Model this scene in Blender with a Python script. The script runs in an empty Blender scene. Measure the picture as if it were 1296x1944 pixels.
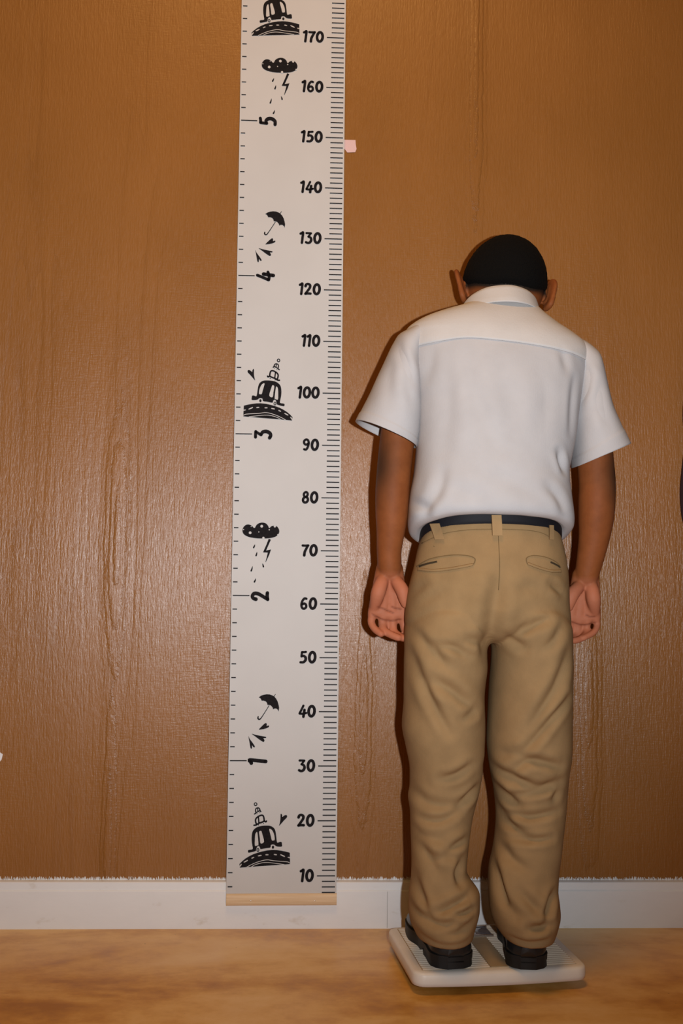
import bpy, bmesh, math, random
import numpy as np
from mathutils import Vector, Matrix, noise
from mathutils.bvhtree import BVHTree

random.seed(7); rng = np.random.default_rng(7)
sc = bpy.context.scene
COL = sc.collection

# ------------------------------------------------------------------ camera
F_PX = 1999.8; CAM = np.array([-0.0022, -2.0, 0.6499])
PITCH, YAW, ROLL = 0.0607, -0.0515, 0.0151
_fw = np.array([-math.sin(YAW), math.cos(YAW), 0.0]); _rt = np.array([math.cos(YAW), math.sin(YAW), 0.0]); _up = np.array([0, 0, 1.0])
FW = _fw*math.cos(PITCH) + _up*math.sin(PITCH); _u2 = -_fw*math.sin(PITCH) + _up*math.cos(PITCH)
RT = _rt*math.cos(ROLL) + _u2*math.sin(ROLL); UP = -_rt*math.sin(ROLL) + _u2*math.cos(ROLL)
cam = bpy.data.cameras.new('camera'); cam_o = bpy.data.objects.new('camera', cam); COL.objects.link(cam_o)
m4 = Matrix.Identity(4)
for i in range(3):
    m4[i][0], m4[i][1], m4[i][2], m4[i][3] = RT[i], UP[i], -FW[i], CAM[i]
cam_o.matrix_world = m4
cam.sensor_fit = 'VERTICAL'; cam.sensor_height = 24.0; cam.sensor_width = 16.0; cam.lens = F_PX/1944*24.0
cam.clip_start = 0.05
sc.camera = cam_o

def at(px, py, Y):
    """point of the place that lies on the sight line of a photo pixel at depth y = Y"""
    d = FW*F_PX + RT*(px-648) - UP*(py-972)
    return CAM + d*((Y-CAM[1])/d[1])

# ------------------------------------------------------------------ light
sc.view_settings.view_transform = 'Standard'; sc.view_settings.look = 'None'
sc.view_settings.gamma = 1.0; sc.view_settings.use_curve_mapping = False
sc.view_settings.exposure = 0.0
w = bpy.data.worlds.new('room_light'); sc.world = w; w.use_nodes = True
bg = w.node_tree.nodes['Background']; bg.inputs[0].default_value = (1.0, 0.50, 0.17, 1); bg.inputs[1].default_value = 0.035

fl = bpy.data.lights.new('camera_flash', 'SPOT'); fl.energy = 142; fl.color = (0.93, 0.965, 1.0)
fl.spot_size = math.radians(100); fl.spot_blend = 1.0; fl.shadow_soft_size = 0.012
fo = bpy.data.objects.new('camera_flash', fl); COL.objects.link(fo)
fo.location = Vector(CAM) + Vector(RT)*0.105 + Vector(UP)*0.012
tgt = Vector((-0.14, 0, 1.28))
cl = bpy.data.lights.new('ceiling_lamp', 'AREA'); cl.energy = 20; cl.color = (1.0, 0.52, 0.16); cl.shape = 'DISK'; cl.size = 0.7
co_ = bpy.data.objects.new('ceiling_lamp', cl); COL.objects.link(co_); co_.location = (-0.05, -1.0, 2.65)
co_.rotation_euler = (math.radians(-12), 0, 0)
fo.rotation_euler = (tgt-fo.location).to_track_quat('-Z', 'Y').to_euler()

# ------------------------------------------------------------------ material helpers
def mat(name, col, rough=0.6, spec=0.4):
    m = bpy.data.materials.new(name); m.use_nodes = True
    b = m.node_tree.nodes['Principled BSDF']
    b.inputs['Base Color'].default_value = (*col, 1); b.inputs['Roughness'].default_value = rough
    b.inputs['Specular IOR Level'].default_value = spec
    return m
def N(m, t, **k):
    n = m.node_tree.nodes.new(t)
    for a, v in k.items(): setattr(n, a, v)
    return n
def L(m, a, b): m.node_tree.links.new(a, b)
def pos(m, scale=(1, 1, 1), loc=(0, 0, 0)):
    g = N(m, 'ShaderNodeNewGeometry'); mp = N(m, 'ShaderNodeMapping')
    mp.inputs['Scale'].default_value = scale; mp.inputs['Location'].default_value = loc
    L(m, g.outputs['Position'], mp.inputs['Vector']); return mp.outputs['Vector']
def noi(m, vec, scale=1, detail=3, rough=.55, dist=0):
    n = N(m, 'ShaderNodeTexNoise'); n.inputs['Scale'].default_value = scale; n.inputs['Detail'].default_value = detail
    n.inputs['Roughness'].default_value = rough; n.inputs['Distortion'].default_value = dist
    L(m, vec, n.inputs['Vector']); return n.outputs['Fac']
def ma(m, op, a, b=None, clamp=False):
    n = N(m, 'ShaderNodeMath', operation=op); n.use_clamp = clamp
    for i, v in enumerate((a, b)):
        if v is None: continue
        if isinstance(v, (int, float)): n.inputs[i].default_value = v
        else: L(m, v, n.inputs[i])
    return n.outputs[0]
def ramp(m, fac, stops):
    r = N(m, 'ShaderNodeValToRGB'); e = r.color_ramp.elements
    while len(e) < len(stops): e.new(0.5)
    for q, (p, c) in zip(e, stops): q.position = p; q.color = (*c, 1) if len(c) == 3 else c
    L(m, fac, r.inputs[0]); return r.outputs[0]
def rng_map(m, v, a, b, c, d):
    n = N(m, 'ShaderNodeMapRange'); n.inputs[1].default_value = a; n.inputs[2].default_value = b
    n.inputs[3].default_value = c; n.inputs[4].default_value = d; L(m, v, n.inputs[0]); return n.outputs[0]
def bump(m, h, strength, dist):
    b = N(m, 'ShaderNodeBump'); b.inputs['Strength'].default_value = strength; b.inputs['Distance'].default_value = dist
    L(m, h, b.inputs['Height']); L(m, b.outputs[0], m.node_tree.nodes['Principled BSDF'].inputs['Normal'])
def P(m): return m.node_tree.nodes['Principled BSDF']

# wall: brown paint over a panel with embossed wood grain
WALL = mat('brown_grain_panel', (0.30, 0.115, 0.028), 0.40, 0.58)
def wall_nodes(m):
    warp = noi(m, pos(m, (3.0, 1, 1.3)), 1, 2)
    fld = noi(m, pos(m, (4.2, 1, 0.42), (1.7, 0, 0.35)), 1, 3.0, .5, .25)
    fld2 = ma(m, 'ADD', fld, ma(m, 'MULTIPLY', noi(m, pos(m, (55, 1, 22)), 1, 2), 0.010))
    fr = ma(m, 'FRACT', ma(m, 'MULTIPLY', fld2, 24.0))
    step = ma(m, 'POWER', fr, 5.0)
    mask = rng_map(m, noi(m, pos(m, (5.2, 1, 0.5), (6.3, 0, 2.2)), 1, 1), .50, .64, 0, 1)
    rings = ma(m, 'MULTIPLY', step, mask)
    sp_ = N(m, 'ShaderNodeSeparateXYZ'); g_ = N(m, 'ShaderNodeNewGeometry'); L(m, g_.outputs['Position'], sp_.inputs[0])
    jag = ma(m, 'MULTIPLY', ma(m, 'SUBTRACT', noi(m, pos(m, (80, 1, 45)), 1, 4, .65), .5), .75)
    jag2 = ma(m, 'MULTIPLY', ma(m, 'SUBTRACT', noi(m, pos(m, (16, 1, 5)), 1, 3, .5), .5), 1.4)
    cath = None
    for (px, py, rx, rz, rmax) in ((222, 1020, .011, .125, 3.4), (905, 60, .010, .26, 2.6), (690, 1330, .011, .16, 2.6), (1118, 1330, .012, .15, 3.0), (205, 1560, .010, .16, 2.4)):
        q = at(px, py, 0)
        dx = ma(m, 'DIVIDE', ma(m, 'SUBTRACT', sp_.outputs[0], float(q[0])), rx); dz = ma(m, 'DIVIDE', ma(m, 'SUBTRACT', sp_.outputs[2], float(q[2])), rz)
        rd = ma(m, 'SQRT', ma(m, 'ADD', ma(m, 'MULTIPLY', dx, dx), ma(m, 'MULTIPLY', dz, dz)))
        rd = ma(m, 'ADD', ma(m, 'ADD', rd, jag), jag2)
        ln_ = ma(m, 'MULTIPLY', ma(m, 'POWER', ma(m, 'FRACT', ma(m, 'MULTIPLY', rd, 1.35)), 4.0), rng_map(m, rd, rmax*.6, rmax, 1, 0))
        cath = ln_ if cath is None else ma(m, 'MAXIMUM', cath, ln_)
    cath = ma(m, 'MAXIMUM', cath, 0.0)
    rings = ma(m, 'MAXIMUM', ma(m, 'MULTIPLY', rings, .55), cath)
    fib = noi(m, pos(m, (330, 1, 48)), 1, 3, .65)
    fib2 = noi(m, pos(m, (130, 1, 9)), 1, 3, .6)
    cross = noi(m, pos(m, (60, 1, 330)), 1, 2, .5)
    cmask = rng_map(m, noi(m, pos(m, (4, 1, 2.0), (3, 0, 8)), 1, 1), .42, .62, 0, 1)
    h = ma(m, 'ADD', ma(m, 'MULTIPLY', fib, .85), ma(m, 'MULTIPLY', fib2, .60))
    h = ma(m, 'ADD', h, ma(m, 'MULTIPLY', ma(m, 'MULTIPLY', cross, cmask), .30))
    h = ma(m, 'SUBTRACT', h, ma(m, 'MULTIPLY', rings, 1.0))
    h = ma(m, 'ADD', h, ma(m, 'MULTIPLY', warp, .5))
    bump(m, h, 0.6, 0.0019)
    c = ramp(m, noi(m, pos(m, (5, 1, 3)), 1, 4), [(0.3, (0.250, 0.098, 0.019)), (0.7, (0.290, 0.116, 0.025))])
    mx = N(m, 'ShaderNodeMixRGB', blend_type='MULTIPLY')
    L(m, c, mx.inputs[1]); mx.inputs[2].default_value = (.55, .50, .45, 1)
    L(m, ma(m, 'MULTIPLY', rings, .3), mx.inputs[0]); L(m, mx.outputs[0], P(m).inputs['Base Color'])
    L(m, rng_map(m, fib, .3, .7, .30, .43), P(m).inputs['Roughness'])
wall_nodes(WALL)

FLOOR = mat('stained_floor', (0.4, 0.2, 0.07), 0.33, 0.5)
def floor_nodes(m):
    a = noi(m, pos(m, (2.2, 6.0, 1), (.4, .2, 0)), 1, 5, .55, .6)
    b = noi(m, pos(m, (16, 20, 1)), 1, 8, .68)
    f = ma(m, 'ADD', ma(m, 'MULTIPLY', a, .66), ma(m, 'MULTIPLY', b, .34))
    c = ramp(m, f, [(0.36, (0.40, 0.170, 0.024)), (0.45, (0.58, 0.290, 0.058)), (0.53, (0.72, 0.43, 0.135)), (0.64, (0.80, 0.54, 0.25))])
    sp = rng_map(m, noi(m, pos(m, (60, 60, 1)), 1, 1), .78, .80, 0, .5)
    mx = N(m, 'ShaderNodeMixRGB'); L(m, sp, mx.inputs[0]); L(m, c, mx.inputs[1]); mx.inputs[2].default_value = (.10, .05, .02, 1)
    L(m, mx.outputs[0], P(m).inputs['Base Color'])
    L(m, rng_map(m, b, .3, .7, .28, .44), P(m).inputs['Roughness'])
    bump(m, noi(m, pos(m, (30, 30, 1)), 1, 4), .12, .002)
floor_nodes(FLOOR)

TRIM = mat('white_gloss_paint', (0.66, 0.635, 0.62), 0.42, 0.45)
bump(TRIM, noi(TRIM, pos(TRIM, (40, 60, 160)), 1, 3), .15, .0012)
L(TRIM, ramp(TRIM, noi(TRIM, pos(TRIM, (14, 20, 26), (2, 0, 1)), 1, 4, .65), [(0.27, (.64, .60, .55)), (0.38, (.76, .755, .755)), (0.8, (.79, .785, .785))]), P(TRIM).inputs['Base Color'])

def fabric(name, col, weave=900, rough=.85, var=.06, depth=.0004):
    m = mat(name, col, rough, .15)
    v = noi(m, pos(m, (1, 1, 1)), 28, 4)
    c0 = tuple(x*(1-var) for x in col); c1 = tuple(min(1, x*(1+var)) for x in col)
    L(m, ramp(m, v, [(0.3, c0), (0.7, c1)]), P(m).inputs['Base Color'])
    a = noi(m, pos(m, (weave, weave*.3, weave*.25)), 1, 1); b = noi(m, pos(m, (weave*.25, weave*.3, weave)), 1, 1)
    bump(m, ma(m, 'ADD', a, b), .35, depth)
    return m
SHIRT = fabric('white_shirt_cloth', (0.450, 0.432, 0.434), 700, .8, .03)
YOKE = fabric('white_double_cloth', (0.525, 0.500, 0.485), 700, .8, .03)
KHAKI = fabric('khaki_twill', (0.280, 0.174, 0.080), 900, .85, .08)
KHAKI_L = fabric('khaki_loop', (0.315, 0.198, 0.094), 900, .85, .08)
KHAKI_D = fabric('khaki_stitch', (0.17, 0.105, 0.045), 900, .9, .08)
BELT = mat('black_belt_leather', (0.007, 0.007, 0.010), .65, .2)
bump(BELT, noi(BELT, pos(BELT), 300, 3), .2, .0006)
LEATHER = mat('black_shoe_leather', (0.012, 0.013, 0.014), .38, .45)
bump(LEATHER, noi(LEATHER, pos(LEATHER), 120, 4), .25, .0008)
RUBBER = mat('black_rubber', (0.010, 0.010, 0.010), .6, .35)
bump(RUBBER, noi(RUBBER, pos(RUBBER), 200, 2), .2, .0005)
MASK = fabric('black_mask_cloth', (0.015, 0.015, 0.017), 900, .85, .1)
HAIR = mat('short_black_hair', (0.0035, 0.003, 0.0027), .85, .10)
bump(HAIR, noi(HAIR, pos(HAIR), 520, 3, .7), 1.0, .0025)
EYE = mat('eye_white', (.7, .68, .65), .2, .5)
L(EYE, ramp(EYE, noi(EYE, pos(EYE), 60, 2), [(0.3, (.66, .63, .60)), (.7, (.74, .72, .70))]), P(EYE).inputs['Base Color'])

SKIN = mat('brown_skin', (.2, .08, .03), .62, .16)
def skin_nodes(m):
    v = noi(m, pos(m), 45, 5, .6)
    base = ramp(m, v, [(0.3, (0.195, 0.056, 0.015)), (0.7, (0.250, 0.075, 0.021))])
    def mixin(prev, attr, col):
        a = N(m, 'ShaderNodeAttribute', attribute_name=attr); x = N(m, 'ShaderNodeMixRGB')
        L(m, a.outputs['Fac'], x.inputs[0]); L(m, prev, x.inputs[1]); x.inputs[2].default_value = (*col, 1); return x.outputs[0]
    c = mixin(base, 'palm', (0.40, 0.135, 0.070))
    c = mixin(c, 'elbow', (0.060, 0.026, 0.013))
    c = mixin(c, 'crease', (0.13, 0.030, 0.014))
    c = mixin(c, 'stubble', (0.020, 0.012, 0.008))
    L(m, c, P(m).inputs['Base Color'])
    P(m).inputs['Subsurface Weight'].default_value = .06; P(m).inputs['Subsurface Radius'].default_value = (.006, .002, .001)
    bump(m, noi(m, pos(m), 700, 2), .12, .0005)
skin_nodes(SKIN)

CANVAS = mat('chart_canvas', (0.60, 0.575, 0.56), .6, .3)
bump(CANVAS, noi(CANVAS, pos(CANVAS, (900, 1, 900)), 1, 1), .12, .0003)
L(CANVAS, ramp(CANVAS, noi(CANVAS, pos(CANVAS), 7, 3), [(0.3, (.525, .50, .48)), (.7, (.555, .53, .51))]), P(CANVAS).inputs['Base Color'])
INK = mat('black_print_ink', (0.018, 0.015, 0.017), .75, .08)
L(INK, ramp(INK, noi(INK, pos(INK), 300, 2), [(0.3, (.009, .008, .009)), (.7, (.016, .013, .014))]), P(INK).inputs['Base Color'])
PINE = mat('pale_pine', (0.68, 0.48, 0.28), .55, .35)
L(PINE, ramp(PINE, noi(PINE, pos(PINE, (9, 30, 320)), 1, 4), [(0.3, (.60, .40, .22)), (.7, (.74, .54, .34))]), P(PINE).inputs['Base Color'])
SCALE_P = mat('cream_plastic', (0.64, 0.585, 0.53), .42, .45)
L(SCALE_P, ramp(SCALE_P, noi(SCALE_P, pos(SCALE_P), 16, 4), [(0.3, (.70, .65, .59)), (.7, (.76, .715, .66))]), P(SCALE_P).inputs['Base Color'])
bump(SCALE_P, noi(SCALE_P, pos(SCALE_P), 500, 2), .08, .0004)
SCALE_R = mat('cream_rib_rubber', (.56, .47, .37), .6, .3)
L(SCALE_R, ramp(SCALE_R, noi(SCALE_R, pos(SCALE_R), 30, 4), [(0.3, (.52, .43, .33)), (.7, (.60, .51, .41))]), P(SCALE_R).inputs['Base Color'])
SCALE_M = mat('cream_ribbed_mat', (0.50, 0.40, 0.29), .6, .3)
L(SCALE_M, ramp(SCALE_M, noi(SCALE_M, pos(SCALE_M), 22, 4), [(0.3, (.34, .25, .15)), (.7, (.40, .31, .20))]), P(SCALE_M).inputs['Base Color'])
GLASSY = mat('grey_dial_window', (0.17, 0.17, 0.19), .12, .6)
L(GLASSY, ramp(GLASSY, noi(GLASSY, pos(GLASSY), 80, 2), [(0.3, (.13, .13, .15)), (.7, (.20, .20, .22))]), P(GLASSY).inputs['Base Color'])
CHROME = mat('bright_metal', (0.7, 0.7, 0.72), .25, .5); P(CHROME).inputs['Metallic'].default_value = 1
bump(CHROME, noi(CHROME, pos(CHROME, (400, 400, 20)), 1, 1), .05, .0003)
PINK = fabric('pink_tape_paper', (0.70, 0.47, 0.45), 900, .7, .04)
WHITE_P = fabric('white_paper', (0.78, 0.77, 0.78), 900, .6, .03)
DARK = fabric('dark_purple_cloth', (0.030, 0.014, 0.016), 800, .9, .15)

# ------------------------------------------------------------------ mesh helpers
def obj(name, V, F, m, parent=None, smooth=True, at_root=None):
    me = bpy.data.meshes.new(name); me.from_pydata([tuple(map(float, v)) for v in V], [], [list(map(int, f)) for f in F])
    me.materials.append(m)
    if smooth: me.polygons.foreach_set('use_smooth', [True]*len(me.polygons))
    me.update()
    o = bpy.data.objects.new(name, me); COL.objects.link(o)
    if parent: o.parent = parent
    return o
def link_mesh(name, me, m, parent=None):
    me.name = name; me.materials.clear(); me.materials.append(m)
    o = bpy.data.objects.new(name, me); COL.objects.link(o)
    if parent: o.parent = parent
    return o
def tag(o, label, cat, group=None):
    o['label'] = label; o['category'] = cat
    if group: o['group'] = group
    return o
def struct(o, label=None):
    o['kind'] = 'structure'
    if label: o['label'] = label
    return o
def boxm(x0, x1, y0, y1, z0, z1):
    V = [(x, y, z) for z in (z0, z1) for y in (y0, y1) for x in (x0, x1)]
    return V, [(0, 2, 3, 1), (4, 5, 7, 6), (0, 1, 5, 4), (2, 6, 7, 3), (0, 4, 6, 2), (1, 3, 7, 5)]
def add(A, B):
    n = len(A[0]); return list(A[0])+list(B[0]), list(A[1])+[tuple(i+n for i in f) for f in B[1]]
def loft(rings, cap0=True, cap1=True, closed=True):
    rings = [np.asarray(r, float) for r in rings]; n = len(rings[0]); V = list(np.concatenate(rings)); F = []
    for i in range(len(rings)-1):
        a, b = i*n, (i+1)*n
        for j in range(n if closed else n-1):
            k = (j+1) % n; F.append((a+j, a+k, b+k, b+j))
    if cap0: V.append(rings[0].mean(0)); c = len(V)-1; F += [(c, (j+1) % n, j) for j in range(n)]
    if cap1:
        V.append(rings[-1].mean(0)); c = len(V)-1; a = (len(rings)-1)*n
        F += [(c, a+j, a+(j+1) % n) for j in range(n)]
    return V, F
def pch(xs, ys, x):
    """monotone cubic interpolation"""
    xs = np.asarray(xs, float); ys = np.asarray(ys, float); x = np.asarray(x, float)
    h = np.diff(xs); d = np.diff(ys)/h; mm = np.zeros_like(ys); mm[0], mm[-1] = d[0], d[-1]
    for i in range(1, len(xs)-1):
        mm[i] = 0 if d[i-1]*d[i] <= 0 else 2*d[i-1]*d[i]/(d[i-1]+d[i])
    k = np.clip(np.searchsorted(xs, x)-1, 0, len(h)-1); t = np.clip((x-xs[k])/h[k], 0, 1)
    return (ys[k]*(1+2*t)*(1-t)**2 + h[k]*mm[k]*t*(1-t)**2 + ys[k+1]*t*t*(3-2*t) + h[k]*mm[k+1]*t*t*(t-1))
def crom(pts, n=8, closed=False):
    p = np.asarray(pts, float); m = len(p); out = []
    rg = range(m if closed else m-1)
    for i in rg:
        if closed: a, b, c, d = p[(i-1) % m], p[i], p[(i+1) % m], p[(i+2) % m]
        else: a, b, c, d = p[max(i-1, 0)], p[i], p[i+1], p[min(i+2, m-1)]
        for t in np.arange(n)/n:
            out.append(.5*((2*b)+(c-a)*t+(2*a-5*b+4*c-d)*t*t+(3*b-a-3*c+d)*t**3))
    if not closed: out.append(p[-1])
    return np.array(out)
def ellipsoid(c, r, R=None, n=24):
    rings = []
    for i in range(1, n):
        a = math.pi*i/n
        rings.append([(r[0]*math.sin(a)*math.cos(b), r[1]*math.sin(a)*math.sin(b), -r[2]*math.cos(a)) for b in np.linspace(0, 2*math.pi, 2*n, endpoint=False)])
    V, F = loft(rings); V = np.array(V)
    V[-2] = (0, 0, -r[2]); V[-1] = (0, 0, r[2])
    if R is not None: V = V @ np.asarray(R).T
    return list(V+np.asarray(c)), F
def tube(pts, rad, n=20, sub=6, flat=None):
    """closed tapered tube with rounded ends; flat = (axis, factor) squashes the section along one axis"""
    P0 = np.column_stack([np.asarray(pts, float), np.asarray(rad, float)])
    Q = crom(P0, sub); C = Q[:, :3]; R = Q[:, 3]
    T = np.gradient(C, axis=0); T /= np.linalg.norm(T, axis=1)[:, None]
    rings = []
    u = np.cross(T[0], (0, 1, 0.01)); u /= np.linalg.norm(u)
    def ring(c, t, r):
        nonlocal u
        u = u-t*np.dot(u, t); u /= np.linalg.norm(u); v = np.cross(t, u)
        A = np.linspace(0, 2*math.pi, n, endpoint=False)
        off = (np.cos(A)[:, None]*u+np.sin(A)[:, None]*v)*r
        if flat is not None:
            ax = np.asarray(flat[0], float); off = off+np.outer(off@ax, ax)*(flat[1]-1)
        return c+off
    for k in (80, 55, 30): rings.append(ring(C[0]-T[0]*R[0]*math.sin(math.radians(k)), T[0], R[0]*math.cos(math.radians(k))))
    for c, t, r in zip(C, T, R): rings.append(ring(c, t, r))
    for k in (30, 55, 80): rings.append(ring(C[-1]+T[-1]*R[-1]*math.sin(math.radians(k)), T[-1], R[-1]*math.cos(math.radians(k))))
    return loft(rings)
def fuse(parts, voxel, smooth=3):
    """one continuous skin around overlapping closed shapes"""
    A = ([], [])
    for p in parts: A = add(A, p)
    o = obj('fuse', A[0], A[1], SKIN)
    r = o.modifiers.new('r', 'REMESH'); r.mode = 'VOXEL'; r.voxel_size = voxel; r.use_smooth_shade = True
    if smooth:
        s = o.modifiers.new('s', 'SMOOTH'); s.factor = .5; s.iterations = smooth
    dg = bpy.context.evaluated_depsgraph_get()
    me = bpy.data.meshes.new_from_object(o.evaluated_get(dg), depsgraph=dg)
    old = o.data; bpy.data.objects.remove(o); bpy.data.meshes.remove(old)
    return me
def getv(me):
    V = np.empty(len(me.vertices)*3); me.vertices.foreach_get('co', V)
    Nn = np.empty(len(me.vertices)*3); me.vertices.foreach_get('normal', Nn)
    return V.reshape(-1, 3), Nn.reshape(-1, 3)
def setv(me, V):
    me.vertices.foreach_set('co', np.ascontiguousarray(V, dtype=np.float32).ravel()); me.update()
def nz(V, s, seed=0.0):
    return np.array([noise.noise(Vector((v[0]*s[0]+seed, v[1]*s[1]+seed*.7, v[2]*s[2]))) for v in V])
def seg_dist(X, poly):
    """distance of 2-D points to a polyline and the position along it (0..1)"""
    poly = np.asarray(poly); best = np.full(len(X), 1e9); par = np.zeros(len(X))
    ln = np.linalg.norm(np.diff(poly, axis=0), axis=1); tot = ln.sum(); acc = 0
    for a, b, l in zip(poly[:-1], poly[1:], ln):
        t = np.clip(((X-a)@(b-a))/(l*l+1e-12), 0, 1); d = np.linalg.norm(X-(a+t[:, None]*(b-a)), axis=1)
        k = d < best; best[k] = d[k]; par[k] = (acc+t[k]*l)/tot; acc += l
    return best, par
def creases(V, Nn, strokes, Y, k=1.0):
    """cloth folds: every stroke is a valley with a swelling beside it, on the side turned to the room"""
    X = V[:, [0, 2]]; D = np.zeros(len(V)); face = np.clip(-Nn[:, 1]*1.6, 0, 1)
    for (ox, oy, s, pts, dep, wid) in strokes:
        pl = crom([at(ox+x/s, oy+y/s, Y)[[0, 2]] for x, y in pts], 6)
        lo = pl.min(0)-.05; hi = pl.max(0)+.05
        ii = np.where(((X > lo) & (X < hi)).all(1))[0]
        if not len(ii): continue
        d, t = seg_dist(X[ii], pl); wv = wid/1000; tap = np.clip(np.sin(np.pi*np.clip(t*.9+.05, 0, 1)), 0, 1)**.6
        D[ii] += tap*dep/1000*(-np.exp(-(d/wv)**2)+.42*np.exp(-((d-2.0*wv)/(1.1*wv))**2))*face[ii]
    return V+Nn*(D*k)[:, None]

# ================================================================== THE SETTING
x0, x1 = -3.0, 3.4
o = struct(obj('wall_back', *boxm(x0, x1, 0, .10, 0, 2.6), WALL, smooth=False), 'brown painted panel wall with embossed wood grain')
o = struct(obj('floor', *boxm(x0, x1, -3.6, .10, -.06, 0), FLOOR, smooth=False), 'orange brown stained floor')
prof = [(0, 0), (-.0150, 0), (-.0152, .0672), (-.0140, .0688), (-.0126, .0696), (-.0122, .0822), (-.0105, .0836), (-.0060, .0842), (0, .0845)]
V = [(x, y, z) for x in (x0, x1) for y, z in prof]; n = len(prof)
F = [(i, i+1, n+i+1, n+i) for i in range(n-1)]+[tuple(range(n))[::-1], tuple(range(n, 2*n))]
bb = struct(obj('baseboard_back', V, F, TRIM, smooth=False), 'white painted baseboard along the brown wall')
# brushed, ragged upper edge of the white paint on the grain of the wall
V, F = [], []; x = -.9
while x < 1.0:
    wd = random.uniform(.0008, .0024); h = random.uniform(.0003, .0048)*(1.0 if random.random() < .8 else .35)
    k = len(V); lean = random.uniform(-.0012, .0012)
    for y in (-.0009, 0): V += [(x, y, .083), (x+wd*1.25, y, .083), (x+wd*.75+lean, y, .0862+h), (x+wd*.35+lean, y, .0862+h*.9)]
    F += [(k, k+1, k+2, k+3), (k+1, k+5, k+6, k+2), (k+3, k+2, k+6, k+7), (k, k+3, k+7, k+4)]
    x += wd
o = obj('paint_edge', V, F, TRIM, bb, smooth=False)
# butt joint between two lengths of the board
jx = at(735, 1715, -.015)[0]
obj('joint', *boxm(jx-.0004, jx+.0004, -.01535, -.0145, .001, .0672), mat('joint_dirt', (.30, .28, .26), .8, .2), bb, smooth=False)

# ================================================================== GROWTH CHART
CW = .09862; CH = .1013; TILT = .0075
chart = bpy.data.objects.new('growth_chart', None); COL.objects.link(chart)
ex = np.array([math.cos(.00416), 0, math.sin(.00416)]); ez = np.array([-math.sin(.00416), TILT, math.cos(.00416)])
en = np.cross(ez, ex); en /= np.linalg.norm(en); c0 = np.array([0.0, -.019, -.0034])
if en[1] < 0: en = -en
M = Matrix.Identity(4)
for i in range(3): M[i][0], M[i][1], M[i][2], M[i][3] = ex[i], en[i], ez[i], c0[i]
chart.matrix_world = M
tag(chart, 'tall white growth chart with black centimetre marks and cars hanging on brown wall', 'growth chart')
MI = np.linalg.inv(np.array(M))
def ch(px, py):
    """photo pixel to chart coordinates (across, up)"""
    d = FW*F_PX+RT*(px-648)-UP*(py-972); t = np.dot(c0-CAM, en)/np.dot(d, en); q = CAM+d*t
    r = MI@np.append(q, 1); return np.array([r[0], r[2]])
v_lo, v_hi = .066, 2.02
obj('canvas', *boxm(-CH, CH, -.0008, 0, .052, v_hi), CANVAS, chart, smooth=False)
def slat(name, za, zb):
    pr = []
    for a in np.linspace(-90, 90, 9): pr.append((-.0012-.0045*math.cos(math.radians(a)), (za+zb)/2+(zb-za)/2*math.sin(math.radians(a))))
    pr += [(.002, zb), (.002, za)]
    return loft([[(x, y, z) for y, z in pr] for x in (-CH+.0006, CH+.0006)])
s_ = obj('bottom_slat', *slat('b', .047, .0685), PINE, chart, smooth=False)
for px in (476, 597.5):
    u, v = ch(px, 1708.5); obj('nail', *ellipsoid((u, -.0056, v), (.0011, .0006, .0011), n=6), CHROME, s_)
obj('top_slat', *slat('t', 2.0, 2.0215), PINE, chart, smooth=False)
PY = -.0013; PW = -.0018
class Print:
    def __init__(s): s.V = []; s.F = []
    def poly(s, pts, y=PY):
        k = len(s.V); pts = [tuple(p) for p in pts]
        ar = sum(a[0]*b[1]-b[0]*a[1] for a, b in zip(pts, pts[1:]+pts[:1]))
        if ar < 0: pts = pts[::-1]
        s.V += [(p[0], y, p[1]) for p in pts]; s.F.append(tuple(range(k, k+len(pts))))
    def disc(s, c, rx, ry=None, y=PY, n=20):
        ry = ry or rx; s.poly([(c[0]+rx*math.cos(a), c[1]+ry*math.sin(a)) for a in np.linspace(0, 2*math.pi, n, endpoint=False)], y)
    def stroke(s, pts, wd, y=PY, closed=False, sub=6, caps=True):
        q = crom(pts, sub, closed) if len(pts) > 2 else np.asarray(pts, float)
        if closed: q = np.vstack([q, q[:1]])
        wd = np.full(len(q), wd) if np.isscalar(wd) else np.interp(np.linspace(0, 1, len(q)), np.linspace(0, 1, len(wd)), wd)
        t = np.gradient(q, axis=0)
        if closed: t[0] = t[-1] = q[1]-q[-2]
        t /= np.linalg.norm(t, axis=1)[:, None]+1e-9; nn = np.column_stack([-t[:, 1], t[:, 0]])
        a = q+nn*wd[:, None]/2; b = q-nn*wd[:, None]/2
        for i in range(len(q)-1): s.poly([a[i], a[i+1], b[i+1], b[i]], y)
        if caps and not closed:
            s.disc(q[0], wd[0]/2, y=y, n=12); s.disc(q[-1], wd[-1]/2, y=y, n=12)
    def build(s, name, m=INK): return obj(name, s.V, s.F, m, chart, smooth=False)
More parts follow.
